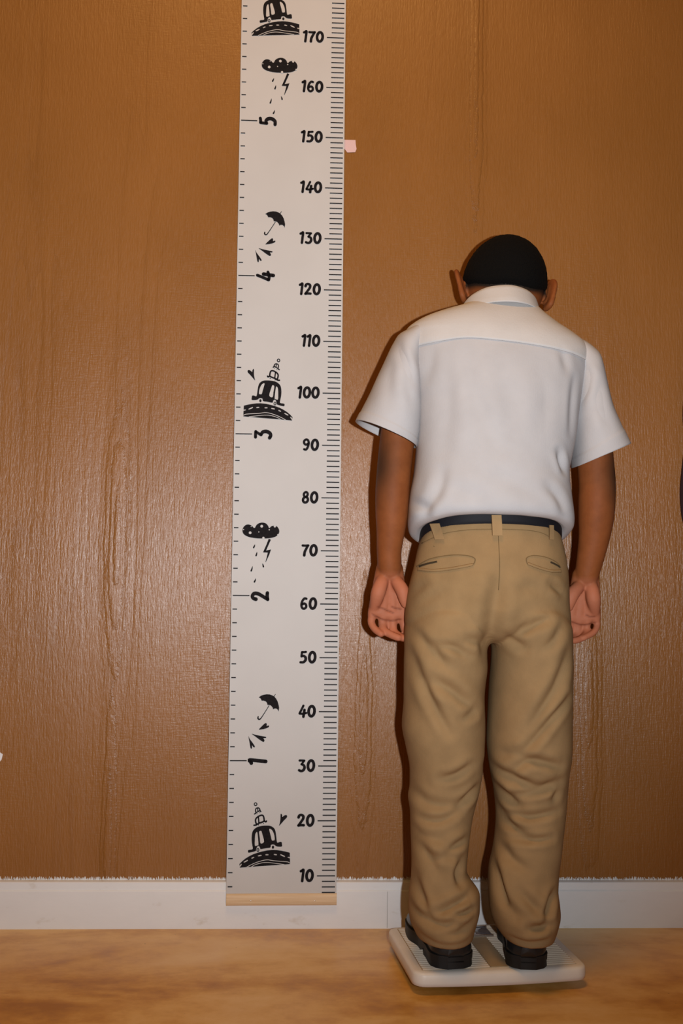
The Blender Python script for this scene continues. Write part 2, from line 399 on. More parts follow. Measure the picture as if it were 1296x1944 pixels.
GL = {'0': [('c', (.33, .5), .235, .40, .19)],
      '1': [('s', [(.06, .84), (.15, .88), (.26, .94), (.22, .5), (.17, .07)], .175)],
      '2': [('s', [(.10, .74), (.16, .88), (.31, .93), (.47, .83), (.46, .63), (.30, .38), (.09, .10)], [.19, .17, .17, .18, .18, .17, .16]), ('s', [(.09, .10), (.30, .13), (.52, .12)], .17)],
      '3': [('s', [(.12, .90), (.30, .90), (.50, .89)], .15), ('s', [(.48, .88), (.28, .60)], .14), ('s', [(.28, .60), (.46, .52), (.52, .33), (.42, .13), (.25, .07), (.09, .13)], [.15, .17, .19, .18, .17, .17])],
      '4': [('s', [(.37, .94), (.22, .62), (.07, .33)], .15), ('s', [(.07, .31), (.33, .29), (.60, .36)], .15), ('s', [(.46, .60), (.42, .35), (.38, .06)], .18)],
      '5': [('s', [(.20, .90), (.38, .90), (.52, .92)], .15), ('s', [(.20, .90), (.16, .56)], .15), ('s', [(.16, .55), (.34, .60), (.49, .47), (.49, .27), (.33, .10), (.09, .09)], [.14, .16, .19, .19, .17, .16])],
      '6': [('s', [(.50, .88), (.34, .90), (.17, .68), (.10, .36), (.18, .13), (.34, .08), (.49, .22), (.46, .42), (.32, .50), (.17, .42)], .16)],
      '7': [('s', [(.08, .88), (.30, .87), (.54, .89)], .16), ('s', [(.52, .86), (.38, .62), (.26, .36), (.22, .08)], [.15, .17, .18, .19])],
      '8': [('c', (.34, .73), .155, .19, .16), ('c', (.32, .29), .20, .22, .17)],
      '9': [('s', [(.16, .12), (.32, .10), (.46, .32), (.53, .64), (.46, .87), (.30, .92), (.15, .78), (.18, .58), (.33, .50), (.49, .60)], .16)]}
def glyph(pr, dgt, f, sc_):
    sc_ = sc_*1.22
    for g in GL[dgt]:
        if g[0] == 'c':
            _, c, rx, ry, wd = g
            pr.stroke([f((c[0]+rx*math.cos(a)+.02*math.sin(a), c[1]+ry*math.sin(a))) for a in np.linspace(0, 2*math.pi, 14, endpoint=False)], wd*sc_, closed=True, sub=4)
        else:
            wd = g[2]; wd = [q*sc_ for q in wd] if isinstance(wd, list) else wd*sc_
            pr.stroke([f(p) for p in g[1]], wd)
# centimetre ticks with a number at every ten, inch ticks with a number at every foot
def tick(name, x, v, ln, t, cache={}):
    k = (name, ln)
    if k in cache:
        o = bpy.data.objects.new(name, cache[k]); COL.objects.link(o); o.parent = chart
    else:
        pr = Print(); pr.poly([(0, -t), (ln, -t), (ln, t), (0, t)]); o = pr.build(name); cache[k] = o.data
    o.location = (x, 0, v)
for c in range(7, 200):
    ln = .0336 if c % 10 == 0 else .0243; tick('centimetre_tick', CW-ln, c/100, ln, .0010)
for k in range(3, 79):
    tick('inch_tick', -CW, k*.0254+.0048, .0312 if k % 12 == 0 else .0085, .0010)
for c in range(10, 200, 10):
    s = str(c); hgt = .0232; pr = Print(); adv = {'1': .42, '0': .70, '7': .64}
    wtot = sum(adv.get(q, .70) for q in s); u = CW-.0336-.0062-wtot*hgt+.0012; u_ = u
    for q in s:
        glyph(pr, q, (lambda p, u_=u_: (u_+p[0]*hgt, c/100+(p[1]-.47)*hgt)), hgt); u_ += adv.get(q, .70)*hgt
    pr.build('number')
for k in range(1, 7):
    v = k*.3048+.0048; hgt = .0345; pr = Print(); u = -CW+.0312+.0030
    hw = .22 if k == 1 else .33
    glyph(pr, str(k), (lambda p: (u+(1-p[1])*hgt, v+(p[0]-hw)*hgt*.82)), hgt*.93); pr.build('number')
# ---- pictures, traced once each and printed again further up
def T(ox, oy, s, a=None, b=None, mir=False):
    """picture coordinates to chart coordinates, moved from anchor a to anchor b, mirrored if asked"""
    A = ch(*a) if a else None; B = ch(*b) if b else None
    def f(p):
        q = ch(ox+p[0]/s, oy+p[1]/s)
        if a is None: return q
        d = q-A
        if mir: d[0] = -d[0]
        return B+d
    return f
def car_picture(f, with_small=True):
    S = 1/(10.8*1020)                       # one traced unit on the chart in metres
    b, wht = Print(), Print()
    b.poly([f(p) for p in crom([(275, 1085), (290, 1060), (370, 1045), (368, 980), (355, 900), (352, 800), (365, 700), (400, 640), (470, 590), (560, 568), (650, 562), (740, 570), (810, 615), (840, 680), (855, 780), (865, 870), (880, 912), (930, 895), (965, 900), (972, 940), (968, 992), (880, 992), (840, 975), (815, 955), (775, 950), (745, 965), (733, 1012), (650, 1025), (545, 1045), (530, 1040), (515, 1000), (495, 980), (465, 995), (445, 1050), (430, 1085), (300, 1118), (280, 1105)], 3, True)])
    for q in ([(440, 710), (465, 695), (480, 800), (490, 950), (470, 965), (420, 972), (418, 850), (425, 750)], [(505, 690), (545, 668), (565, 720), (605, 890), (535, 925), (520, 820)], [(712, 635), (735, 628), (780, 670), (815, 760), (822, 850), (800, 865), (765, 860), (745, 780), (722, 690)]):
        wht.poly([f(p) for p in crom(q, 3, True)], PW)
    b.stroke([f((480+20*math.cos(a), 1062+32*math.sin(a))) for a in np.linspace(0, 6.283, 10, endpoint=False)], 17*S, closed=True, sub=3)
    b.disc(f((788, 1005)), 24*S, 32*S)
    b.build('car_print'); wht.build('car_window_print', CANVAS)
    r, wr = Print(), Print()
    r.poly([f(p) for p in [(100, 1350), (160, 1290), (220, 1240), (300, 1190), (380, 1150), (470, 1118), (560, 1093), (670, 1070), (780, 1060), (870, 1064), (960, 1077), (1050, 1095), (1133, 1118), (1138, 1350), (800, 1375), (500, 1395), (110, 1424)]])
    wr.stroke([f(p) for p in [(250, 1410), (400, 1335), (560, 1280), (680, 1262), (800, 1280), (1000, 1295), (1090, 1305), (1135, 1330)]], 12*S, PW)
    wr.stroke([f(p) for p in [(350, 1403), (430, 1360), (560, 1325), (680, 1318), (850, 1335), (1020, 1358)]], 11*S, PW)
    for a, c in (((200, 1308), (262, 1275)), ((358, 1228), (392, 1212)), ((490, 1180), (545, 1170)), ((645, 1158), (685, 1158)), ((818, 1152), (858, 1158)), ((950, 1158), (1022, 1192)), ((1100, 1212), (1134, 1218)), ((112, 1395), (138, 1355))):
        wr.stroke([f(a), f(c)], 22*S, PW)
    r.build('road_print'); wr.build('road_line_print', CANVAS)
    if not with_small: return
    q = Print()
    q.stroke([f(p) for p in [(400, 555), (450, 545), (435, 490), (435, 430), (480, 380), (550, 350), (590, 365), (605, 420), (612, 465), (640, 485), (655, 470)]], 32*S)
    q.stroke([f(p) for p in [(450, 545), (500, 515), (570, 490), (612, 465)]], 34*S); q.stroke([f((490, 390)), f((500, 500))], 27*S)
    for c in ((493, 548), (597, 518)): q.disc(f(c), 10*S)
    q.build('small_car_print'); q = Print()
    q.stroke([f(p) for p in [(410, 325), (440, 300), (432, 260), (440, 215), (480, 198), (510, 215), (525, 255), (540, 275)]], 25*S)
    q.stroke([f(p) for p in [(440, 300), (480, 275), (525, 255)]], 23*S); q.stroke([f((475, 205)), f((480, 270))], 20*S)
    for c in ((462, 320), (515, 295)): q.disc(f(c), 9*S)
    q.build('tiny_car_print'); q = Print()
    q.stroke([f((432+27*math.cos(a), 124+29*math.sin(a))) for a in np.linspace(0, 6.283, 12, endpoint=False)], 19*S, closed=True, sub=3); q.build('ring_print')
    q = Print(); q.poly([f(p) for p in crom([(912, 568), (925, 520), (940, 440), (943, 340), (955, 318), (975, 345), (980, 385), (1020, 355), (1060, 345), (1078, 365), (1070, 400), (1020, 450), (950, 530)], 3, True)]); q.build('heart_print')
car_picture(T(445, 1515, 10.8))
car_picture(T(445, 1515, 10.8, (549.9, 1640), (462.1, 790.6), True))
car_picture(T(445, 1515, 10.8, (549.9, 1640), (567.9, 66.2)), True)
def cloud_picture(f):
    S = 1/(11.43*1010); b, wht = Print(), Print()
    b.poly([f(p) for p in crom([(115, 310), (130, 250), (180, 195), (240, 180), (310, 200), (375, 258), (420, 190), (480, 150), (550, 138), (620, 155), (670, 205), (695, 258), (740, 220), (800, 205), (860, 220), (900, 270), (915, 330), (895, 390), (850, 435), (770, 465), (680, 480), (560, 485), (400, 478), (250, 450), (160, 405), (125, 360)], 3, True)])
    for c, r in (((533, 218), 30), ((283, 360), 30), ((305, 222), 11), ((140, 290), 12), ((470, 342), 12), ((697, 295), 14), ((818, 222), 24), ((570, 472), 26), ((885, 405), 16)): wht.disc(f(c), r*S, y=PW, n=14)
    b.build('cloud_print'); wht.build('cloud_dot_print', CANVAS)
    b = Print(); b.poly([f(p) for p in [(685, 490), (732, 510), (628, 745), (735, 720), (700, 830), (620, 1000), (615, 990), (665, 790), (560, 785), (625, 640)]]); b.build('lightning_print')
    for a, c in (((387, 612), (358, 680)), ((430, 775), (411, 855)), ((335, 1085), (305, 1185)), ((547, 1025), (570, 1095)), ((405, 1350), (375, 1425))):
        b = Print(); b.stroke([f(a), f(((a[0]+c[0])/2+3, (a[1]+c[1])/2)), f(c)], [5*S, 28*S, 34*S]); b.build('raindrop_print')
cloud_picture(T(450, 980, 11.43)); cloud_picture(T(450, 980, 11.43, (460, 1008), (496.6, 124.4)))
def umbrella_picture(f):
    S = 1/(13.41*1010); b = Print()
    b.poly([f(p) for p in [(345, 185), (400, 145), (470, 118), (550, 105), (630, 110), (690, 132), (735, 155), (790, 215), (830, 290), (855, 380), (868, 450), (852, 548), (830, 495), (790, 468), (745, 470), (715, 490), (700, 440), (660, 395), (610, 375), (570, 378), (560, 330), (530, 290), (480, 270), (420, 268), (410, 235), (380, 200)]])
    b.stroke([f((740, 160)), f((770, 108))], 16*S)
    b.stroke([f(p) for p in [(610, 395), (520, 540), (430, 680), (385, 735), (350, 742), (328, 715), (335, 675)]], [18*S, 18*S, 22*S, 30*S, 36*S, 36*S, 28*S]); b.build('umbrella_print')
    for q in ([(350, 1003), (420, 925), (500, 850), (540, 840), (553, 870), (550, 912), (590, 900), (615, 912), (590, 950), (500, 985), (400, 1003)], [(170, 1112), (300, 1145), (500, 1182), (540, 1200), (520, 1222), (470, 1225), (495, 1270), (488, 1308), (455, 1315), (380, 1270), (260, 1180)], [(85, 1165), (120, 1240), (200, 1350), (250, 1430), (238, 1458), (205, 1445), (180, 1405), (175, 1480), (150, 1490), (132, 1440), (110, 1310)]):
        b = Print(); b.poly([f(p) for p in crom(q, 3, True)]); b.build('heart_print')
umbrella_picture(T(465, 1310, 13.41)); umbrella_picture(T(465, 1310, 13.41, (491.8, 1323.4), (504.3, 406.4)))

# ---- tape and the two things cut off by the photo's edges
tp = [at(a, b, -.0006)[[0, 2]] for a, b in ((650, 265.5), (674.5, 266), (675, 274), (676.5, 283), (674, 289), (659, 289.5), (654, 283), (650, 281))]
V = [(x, y, z) for y in (-.0011, -.0002) for x, z in tp]; n = len(tp)
tag(obj('tape_piece', V, [tuple(range(n)), tuple(range(n, 2*n))[::-1]]+[(i, n+i, n+(i+1) % n, (i+1) % n) for i in range(n)], PINK, smooth=False), 'small pale pink piece of tape stuck beside the 150 mark', 'tape')

wp = [at(a, b, -.0006)[[0, 2]] for a, b in ((-40, 1404), (-6, 1424), (5.5, 1432), (3, 1442), (-3, 1449), (-40, 1470))]
V = [(x, y, z) for y in (-.0014, -.0002) for x, z in wp]; n = len(wp)
tag(obj('paper_scrap', V, [tuple(range(n)), tuple(range(n, 2*n))[::-1]]+[(i, n+i, n+(i+1) % n, (i+1) % n) for i in range(n)], WHITE_P, smooth=False), 'tip of a white paper scrap on the wall at the left edge', 'paper')
# dark cloth form of unknown kind on a wall peg, only its edge reaches into the photo
gy = np.array([560, 620, 680, 740, 790, 840, 890, 935, 975, 1010, 1080, 1180, 1230]); gx = np.array([1345, 1322, 1306, 1297, 1294, 1297, 1292, 1288.5, 1291, 1298, 1300, 1304, 1312]); rings = []
for py_, px_ in zip(np.linspace(560, 1230, 60), pch(gy, gx, np.linspace(560, 1230, 60))):
    a_ = at(px_, py_, -.012); w_ = .10+.06*(py_-560)/670; k_ = min(1, (py_-540)/120)
    rings.append([(a_[0]+w_*(1+math.cos(t)), -.0165+.0145*k_*math.sin(t)*(1+.18*math.sin(5*t+py_/90)), a_[2]) for t in np.linspace(0, 2*math.pi, 48, endpoint=False)])
gm = bpy.data.objects.new('dark_wall_form', None); COL.objects.link(gm); gm.location = (rings[0][0][0], 0, rings[0][0][2])
tag(gm, 'dark cloth form against the wall, cut off by the right edge', 'form')
off_ = Vector(gm.location)
obj('cloth', [np.array(v)-np.array(off_) for v in loft(rings)[0]], loft(rings)[1], DARK, gm)
pc = np.array(rings[0]).mean(0)-np.array(off_)
obj('peg', *tube([(pc[0], -.001, pc[2]+.012), (pc[0], -.030, pc[2]+.012), (pc[0], -.036, pc[2]+.020)], [.006, .006, .008], 14), CHROME, gm)

# ================================================================== BATHROOM SCALE
SZ = .046
sroot = bpy.data.objects.new('bathroom_scale', None); COL.objects.link(sroot)
sroot.location = (.3385, -.2080, 0); sroot.rotation_euler = (0, 0, math.radians(5.6))
tag(sroot, 'cream ribbed bathroom scale on the floor under the person\'s shoes', 'scale')
SW, SD = .1425, .1110
def rrect(w, d, r, z, bow=0.0, n=7):
    out = []
    for cx, cy, a0 in ((w-r, -d+r, -90), (w-r, d-r, 0), (-w+r, d-r, 90), (-w+r, -d+r, 180)):
        for a in np.linspace(a0, a0+90, n): out.append((cx+r*math.cos(math.radians(a)), cy+r*math.sin(math.radians(a)), z))
    out2 = []
    for i, p in enumerate(out):
        q = out[(i+1) % len(out)]; out2.append(p)
        if abs(p[0]-q[0]) > .1 or abs(p[1]-q[1]) > .1:
            for t in (1/6, 2/6, 3/6, 4/6, 5/6): out2.append(tuple(p[k]+(q[k]-p[k])*t for k in range(3)))
    return [(x, y-(bow*(1-(x/w)**2) if y < 0 else 0)*abs(y)/d, zz-(bow*.35*(1-(x/w)**2))) for x, y, zz in out2]
body = loft([rrect(SW-.014, SD-.014, .016, .0125, .004), rrect(SW-.004, SD-.004, .018, .013, .004), rrect(SW-.0005, SD-.0005, .019, .0145, .004), rrect(SW, SD, .019, .020, .004), rrect(SW-.0005, SD-.0005, .019, .0300, .003), rrect(SW-.0018, SD-.0018, .018, .0328, .002), rrect(SW-.005, SD-.005, .015, .0345, .001), rrect(SW-.013, SD-.012, .011, .0345, .001)])
obj('body', *body, SCALE_P, sroot)
for sx in (-1, 1):
    for sy in (-1, 1): obj('foot', *loft([[(sx*.085+r*math.cos(a), sy*.065+r*math.sin(a), z) for a in np.linspace(0, 6.2832, 20, endpoint=False)] for r, z in ((.010, 0), (.012, .003), (.012, .0135))]), RUBBER, sroot)
mw = .016
for s in (-1, 1):
    xa, xb = (mw, SW-.016) if s > 0 else (-SW+.016, -mw)
    obj('mat_panel', *boxm(xa, xb, -SD+.014, SD-.014, .0335, .0349), SCALE_M, sroot, smooth=False)
    nr = 24; y_ = np.linspace(-SD+.017, SD-.017, nr); rm = None
    for y in y_:
        pr_ = [(-.0024, 0), (-.0020, .0013), (-.0008, .0019), (.0008, .0019), (.0020, .0013), (.0024, 0)]
        if rm is None:
            rb = obj('rib', *loft([[(x, q, .0348+z) for q, z in pr_] for x in (xa+.001, xb-.001)]), SCALE_R, sroot, smooth=False); rm = rb.data
        else:
            rb = bpy.data.objects.new('rib', rm); COL.objects.link(rb); rb.parent = sroot
        rb.location = (0, y, 0)
obj('centre_strip', *boxm(-mw+.001, mw-.001, -SD+.014, SD-.070, .0335, .0357), SCALE_M, sroot, smooth=False)
dw = obj('dial_window', *loft([rrect(.030, .020, .006, .0345), rrect(.030, .020, .006, .0372), rrect(.027, .017, .005, .0380)]), GLASSY, sroot); dw.location = (-.0, SD-.047, 0)
for yy in (-.0215, .0215):
    obj('window_bar', *boxm(-.031, .031, yy-.0016, yy+.0016, .0350, .0387), CHROME, dw, smooth=False)
obj('pointer', *boxm(-.0015, .0015, -.014, .010, .0381, .0386), WHITE_P, dw, smooth=False)
TOP = .0368

# ================================================================== PERSON
NR = 160
def ring_px(py, xl, xr, yc, b, tilt=0.0, ex_=2.25, n=NR, bf=None):
    a_, c_ = at(xl, py, yc), at(xr, py, yc); out = []
    cx = (a_[0]+c_[0])/2; hw = (c_[0]-a_[0])/2; z0, zs = (a_[2]+c_[2])/2, (c_[2]-a_[2])/2
    for th in np.linspace(0, 2*math.pi, n, endpoint=False):
        c, s = math.cos(th), math.sin(th)
        x = math.copysign(abs(c)**(2/ex_), c); y = math.copysign(abs(s)**(2/ex_), s)
        bb_ = b if y < 0 else (bf or b)
        out.append((cx+hw*x, yc+bb_*y, z0+zs*x*.0-tilt*y))
    return out
def rows(tab, py):
    t = np.array(tab, float); return [pch(t[:, 0], t[:, k], py) for k in range(1, t.shape[1])]

# ---- trousers (one skin: pelvis and both legs)
pel = [(1026, 799, 1061, -.250, .084, .029), (1033, 796, 1063, -.250, .087, .028), (1050, 791, 1067, -.250, .092, .023), (1072, 787, 1071, -.251, .097, .014), (1111, 779, 1075, -.252, .103, .006), (1150, 773, 1077, -.252, .103, .0), (1180, 770, 1080, -.252, .094, 0), (1200, 775, 1075, -.252, .078, 0), (1212, 810, 1045, -.252, .058, 0), (1219, 870, 985, -.252, .034, 0)]
lg_l = [(1140, 800, 915, -.252, .070), (1165, 782, 930, -.252, .098), (1197, 769, 931, -.252, .098), (1218, 768, 927, -.252, .096), (1232, 768, 922.5, -.252, .094), (1253, 767, 922.5, -.252, .092), (1327, 767, 917, -.252, .086), (1377, 764, 918, -.253, .082), (1420, 771, 916, -.254, .078), (1464, 777, 912, -.252, .074), (1494, 777, 908, -.250, .071), (1511, 774, 905, -.250, .070), (1541, 778, 897, -.253, .069), (1590, 779, 888, -.260, .068), (1620, 780, 884, -.264, .067), (1646, 781, 882, -.267, .065), (1668, 781, 893, -.268, .067), (1692, 778, 908, -.270, .071), (1722, 777, 907, -.272, .074), (1745, 779, 902, -.274, .072), (1762, 786, 897, -.276, .069), (1775, 793, 894, -.277, .066)]
lg_r = [(1140, 936, 1052, -.252, .070), (1165, 926, 1068, -.252, .098), (1197, 928, 1081, -.252, .098), (1218, 932, 1081, -.252, .096), (1232, 935, 1081, -.252, .094), (1259, 934, 1082, -.252, .092), (1347, 929, 1082, -.252, .086), (1406, 926.5, 1082, -.253, .080), (1435, 928, 1081, -.254, .077), (1464, 931, 1077, -.252, .074), (1508, 939, 1072, -.250, .071), (1552, 943, 1068, -.254, .069), (1611, 937, 1062, -.262, .067), (1654, 929, 1056, -.267, .067), (1684, 928, 1054, -.270, .069), (1708, 929, 1058, -.272, .071), (1732, 932, 1060, -.274, .072), (1755, 941, 1055, -.276, .069), (1776, 955, 1047, -.277, .064)]
def body_loft(tab, n=60, ex_=2.2, N_=96):
    py = np.linspace(tab[0][0], tab[-1][0], n); c = rows(tab, py)
    return loft([ring_px(p, c[0][i], c[1][i], c[2][i], c[3][i], c[4][i] if len(c) > 4 else 0, ex_, N_) for i, p in enumerate(py)])
tr_me = fuse([body_loft(pel, 50, 2.3), body_loft(lg_l, 110, 2.15), body_loft(lg_r, 110, 2.15)], .0030, 5)
V, Nn = getv(tr_me)
Z6 = (750, 940, 3.503); Z7 = (730, 1230, 3.41); Z8 = (710, 1620, 2.945)
def S(z, pts, dep, wid): return (*z, pts, dep, wid)
folds = [
 S(Z6, [(672, 520), (660, 700), (640, 860), (628, 1080)], 9, 13), S(Z6, [(610, 620), (600, 720), (590, 850)], 3, 12),
 S(Z6, [(90, 720), (150, 640), (215, 590)], 4, 7), S(Z6, [(110, 870), (190, 980), (280, 1090)], 4, 8), S(Z6, [(280, 1000), (380, 1012), (470, 1060)], 5, 7),
 S(Z6, [(430, 965), (540, 965), (600, 1020)], 4.5, 8), S(Z6, [(820, 915), (910, 860), (1010, 820)], 5, 7), S(Z6, [(740, 930), (800, 980), (860, 1015)], 5, 7),
 S(Z6, [(980, 1020), (1050, 960), (1100, 880)], 4.5, 8), S(Z6, [(1030, 590), (1090, 625), (1135, 655)], 4, 6), S(Z6, [(120, 770), (200, 690), (300, 650)], 2.5, 9), S(Z6, [(800, 620), (900, 610), (980, 640)], 2, 10),
 S(Z7, [(180, 30), (250, 230), (330, 400), (420, 560)], 5.5, 7), S(Z7, [(305, 215), (420, 270), (570, 385)], 6.5, 9), S(Z7, [(300, -10), (400, 130)], 4, 9), S(Z7, [(500, 465), (560, 440), (610, 405)], 4, 7),
 S(Z7, [(370, 860), (470, 830), (570, 770)], 5.5, 6.5), S(Z7, [(490, 1030), (560, 985), (625, 930)], 6.5, 6.5), S(Z7, [(180, 950), (290, 1020), (480, 1040)], 4, 8), S(Z7, [(270, 1138), (380, 1125), (500, 1072)], 4.5, 6), S(Z7, [(180, 1180), (250, 1235), (400, 1258)], 3, 7),
 S(Z7, [(415, 1322), (470, 1292), (548, 1265)], 5.5, 6), S(Z7, [(180, 1250), (260, 1330), (350, 1470)], 5, 9), S(Z7, [(280, 1360), (360, 1362), (500, 1365)], 2.5, 6),
 S(Z7, [(1190, 50), (1110, 240), (1000, 430), (930, 570)], 6.5, 9), S(Z7, [(1190, 340), (1080, 460), (980, 590), (890, 690)], 7, 7), S(Z7, [(850, 805), (930, 740), (1030, 745), (1140, 775)], 7.5, 7),
 S(Z7, [(700, 790), (830, 850), (990, 908), (1140, 880)], 7.5, 7), S(Z7, [(870, 962), (1000, 948), (1085, 915)], 5.5, 6), S(Z7, [(725, 920), (810, 985), (890, 1045)], 7, 7), S(Z7, [(810, 1105), (960, 1108), (1135, 1072)], 5.5, 6),
 S(Z7, [(740, 1040), (820, 1165), (940, 1232)], 7.5, 7), S(Z7, [(825, 1256), (950, 1256), (1095, 1244)], 5.5, 5.5), S(Z7, [(745, 1270), (830, 1380), (930, 1445)], 5, 8), S(Z7, [(1140, 930), (1110, 1010)], 4, 6), S(Z7, [(760, 690), (850, 705), (1000, 700)], 2.5, 8),
 S(Z8, [(690, 20), (712, 180), (735, 290)], 7, 5), S(Z8, [(235, 150), (260, 230), (300, 330)], 6, 6), S(Z8, [(320, 345), (430, 292), (530, 250)], 7.5, 6.5), S(Z8, [(430, 335), (490, 330), (550, 318)], 6.5, 5), S(Z8, [(205, 330), (330, 385), (470, 372)], 7, 7),
 S(Z8, [(380, 440), (470, 430), (540, 380)], 4, 6), S(Z8, [(490, 190), (475, 120), (500, 60)], 6, 6), S(Z8, [(820, 220), (890, 290), (930, 320)], 5, 7), S(Z8, [(860, 412), (920, 405), (980, 398)], 8, 6), S(Z8, [(955, 370), (985, 290), (1015, 235)], 7, 6),
 S(Z8, [(690, 80), (730, 260), (790, 350)], 5, 8), S(Z8, [(760, 480), (850, 497), (960, 480)], 3, 4), S(Z8, [(250, 470), (380, 505), (520, 490)], 2, 4)]
V = creases(V, Nn, folds, -.335, 1.15)
V = V+Nn*(.0011*nz(V, (26, 26, 17), 3.1)+.0016*nz(V, (11, 11, 9), 8.2))[:, None]
setv(tr_me, V)

# ---- shirt body
tor = [(568, 915, 992, -.188, .046, .0), (580, 888, 1008, -.190, .052, .0), (590, 866, 1020, -.193, .063, .0), (601, 830, 1032, -.196, .072, .0), (611, 803, 1045, -.199, .079, .0), (622, 783, 1060, -.202, .085, .0), (632, 772, 1076, -.205, .089, 0), (642, 768, 1090, -.208, .092, 0), (657, 768, 1107, -.212, .095, 0), (675, 770, 1114, -.216, .097, 0), (700, 776, 1110, -.221, .099, 0), (740, 786, 1101, -.228, .100, 0), (776, 791, 1095, -.233, .099, 0), (819, 792, 1090, -.237, .099, 0), (843, 791, 1086, -.239, .099, 0), (867, 789, 1081, -.241, .099, .001), (900, 785, 1076, -.244, .100, .004), (940, 777, 1080, -.247, .103, .010), (971, 774, 1083, -.249, .104, .016), (990, 773, 1084, -.250, .103, .021), (1003, 775, 1083, -.250, .101, .026), (1011, 780, 1079, -.250, .097, .029), (1015, 790, 1069, -.250, .090, .030), (1012, 800, 1061, -.250, .082, .030)]
ta = np.array(tor); par = np.arange(len(tor))
u_ = np.linspace(0, len(tor)-1, 190); cols = [pch(par, ta[:, k], u_) for k in range(6)]
rings = [ring_px(cols[0][i], cols[1][i], cols[2][i], cols[3][i], cols[4][i], cols[5][i], 2.35, 200) for i in range(len(u_))]
SV, SF = loft(rings, True, False)
shirt_me = bpy.data.meshes.new('shirt'); shirt_me.from_pydata([tuple(v) for v in SV], [], SF); shirt_me.update()
bm = bmesh.new(); bm.from_mesh(shirt_me); bmesh.ops.recalc_face_normals(bm, faces=bm.faces); bm.to_mesh(shirt_me); bm.free()
shirt_me.polygons.foreach_set('use_smooth', [True]*len(shirt_me.polygons)); shirt_me.update()
V, Nn = getv(shirt_me)
Z2 = (660, 560, 4.63); Z3 = (960, 560, 4.63); Z4 = (680, 820, 4.628)
sfolds = [S(Z2, [(545, 500), (600, 600), (615, 800), (620, 1000)], 3, 6), S(Z2, [(870, 470), (905, 750), (885, 1100), (830, 1500)], 2.6, 13), S(Z2, [(1060, 520), (1095, 780), (1190, 1120), (1300, 1400)], 3.0, 13), S(Z2, [(770, 400), (760, 560), (730, 700)], 2.2, 8),
 S(Z3, [(520, 470), (545, 560), (560, 640)], 2.5, 7), S(Z3, [(300, 600), (350, 900), (240, 1300)], 2.0, 16), S(Z3, [(-20, 700), (60, 1000), (20, 1300)], 2.0, 18), S(Z3, [(475, 1370), (500, 1450), (540, 1540)], 6, 6), S(Z3, [(640, 700), (615, 900), (600, 1200)], 3, 6),
 S(Z4, [(745, 340), (690, 540), (590, 700)], 4, 8), S(Z4, [(460, 560), (520, 620), (600, 650)], 3, 7), S(Z6, [(180, 40), (210, 120), (200, 200)], 2.5, 8), S(Z6, [(1000, -60), (1080, 20), (1130, 120)], 4, 8), S(Z6, [(600, -120), (800, -60), (950, 40)], 2, 14), S(Z6, [(300, -100), (420, -20), (600, 40)], 2, 14)]
V = creases(V, Nn, sfolds, -.325, 1.0)
low = np.clip((.95-V[:, 2])/.2, 0.25, 1)
V = V+Nn*((.0022*nz(V, (11, 8, 6), 1.3)+.0010*nz(V, (25, 20, 14), 5.5))*low)[:, None]
setv(shirt_me, V); SVd = V

# ---- bare body: head, neck, arms, hands, and the trunk and legs inside the clothes
def A3(px, py, Y): return tuple(at(px, py, Y))
PHI = math.radians(40); RO = math.radians(4.0)
hf = np.array([0, math.cos(PHI), -math.sin(PHI)]); hu = np.array([0, math.sin(PHI), math.cos(PHI)]); hx = np.array([1.0, 0, 0])
Rr = np.array([[math.cos(RO), 0, math.sin(RO)], [0, 1, 0], [-math.sin(RO), 0, math.cos(RO)]])
HR = Rr@np.column_stack([hx, hf, hu]); HC = np.array(A3(957, 546, -.160))
def H(x, y, z): return tuple(HC+HR@np.array([x, y, z]))
def rotz(a): c, s = math.cos(a), math.sin(a); return np.array([[c, -s, 0], [s, c, 0], [0, 0, 1]])
parts = [ellipsoid(H(0, 0, .004), (.0705, .088, .079), HR), ellipsoid(H(0, .028, -.045), (.056, .060, .062), HR), ellipsoid(H(0, .045, -.075), (.034, .038, .034), HR),
         tube([H(0, -.012, -.03), H(0, -.002, -.062), A3(952, 605, -.186), A3(950, 640, -.205)], [.042, .041, .043, .055], 28),
         tube([H(0, .080, -.005), H(0, .094, -.022), H(0, .100, -.034)], [.006, .008, .011], 14), ellipsoid(H(-.011, .094, -.036), (.008, .008, .007), HR, 10), ellipsoid(H(.011, .094, -.036), (.008, .008, .007), HR, 10),
         tube([H(-.018, .082, -.060), H(0, .089, -.058), H(.018, .082, -.060)], [.004, .006, .004], 12), tube([H(-.016, .080, -.068), H(0, .087, -.068), H(.016, .080, -.068)], [.004, .007, .004], 12)]
for s in (-1, 1):   # brow ridge, cheek, ear
    parts += [ellipsoid(H(s*.028, .079, .010), (.020, .009, .007), HR, 10), ellipsoid(H(s*.036, .064, -.030), (.018, .018, .016), HR, 10)]
    out = 1.0 if s < 0 else .85
    ER = HR@rotz(s*math.radians(48))
    rim = [(-.002, .010, -.030), (.004, -.004, -.034), (.010, -.014, -.018), (.015, -.020, .004), (.014, -.014, .024), (.008, -.001, .031), (.002, .012, .022), (0, .014, .006)]
    rp = [H(s*(.069+(a+.006)*out), -.002+b, -.012+c) for a, b, c in rim]
    parts.append(tube(rp, [.0052, .0056, .0044, .0042, .0042, .0042, .0040, .0038], 12, 5))
    for f_ in (.3, .6, .85):
        mid = np.array(H(s*.068, .004, -.008)); parts.append(tube([tuple(mid+(np.array(q)-mid)*f_) for q in rp], [.0042]*8, 10, 4))
trunk_t = [(r[0], r[1]+7, r[2]-7, r[3], r[4]-.008, r[5]) for r in tor[1:19]]
py = np.linspace(trunk_t[0][0], trunk_t[-1][0], 60); c = rows(trunk_t, py)
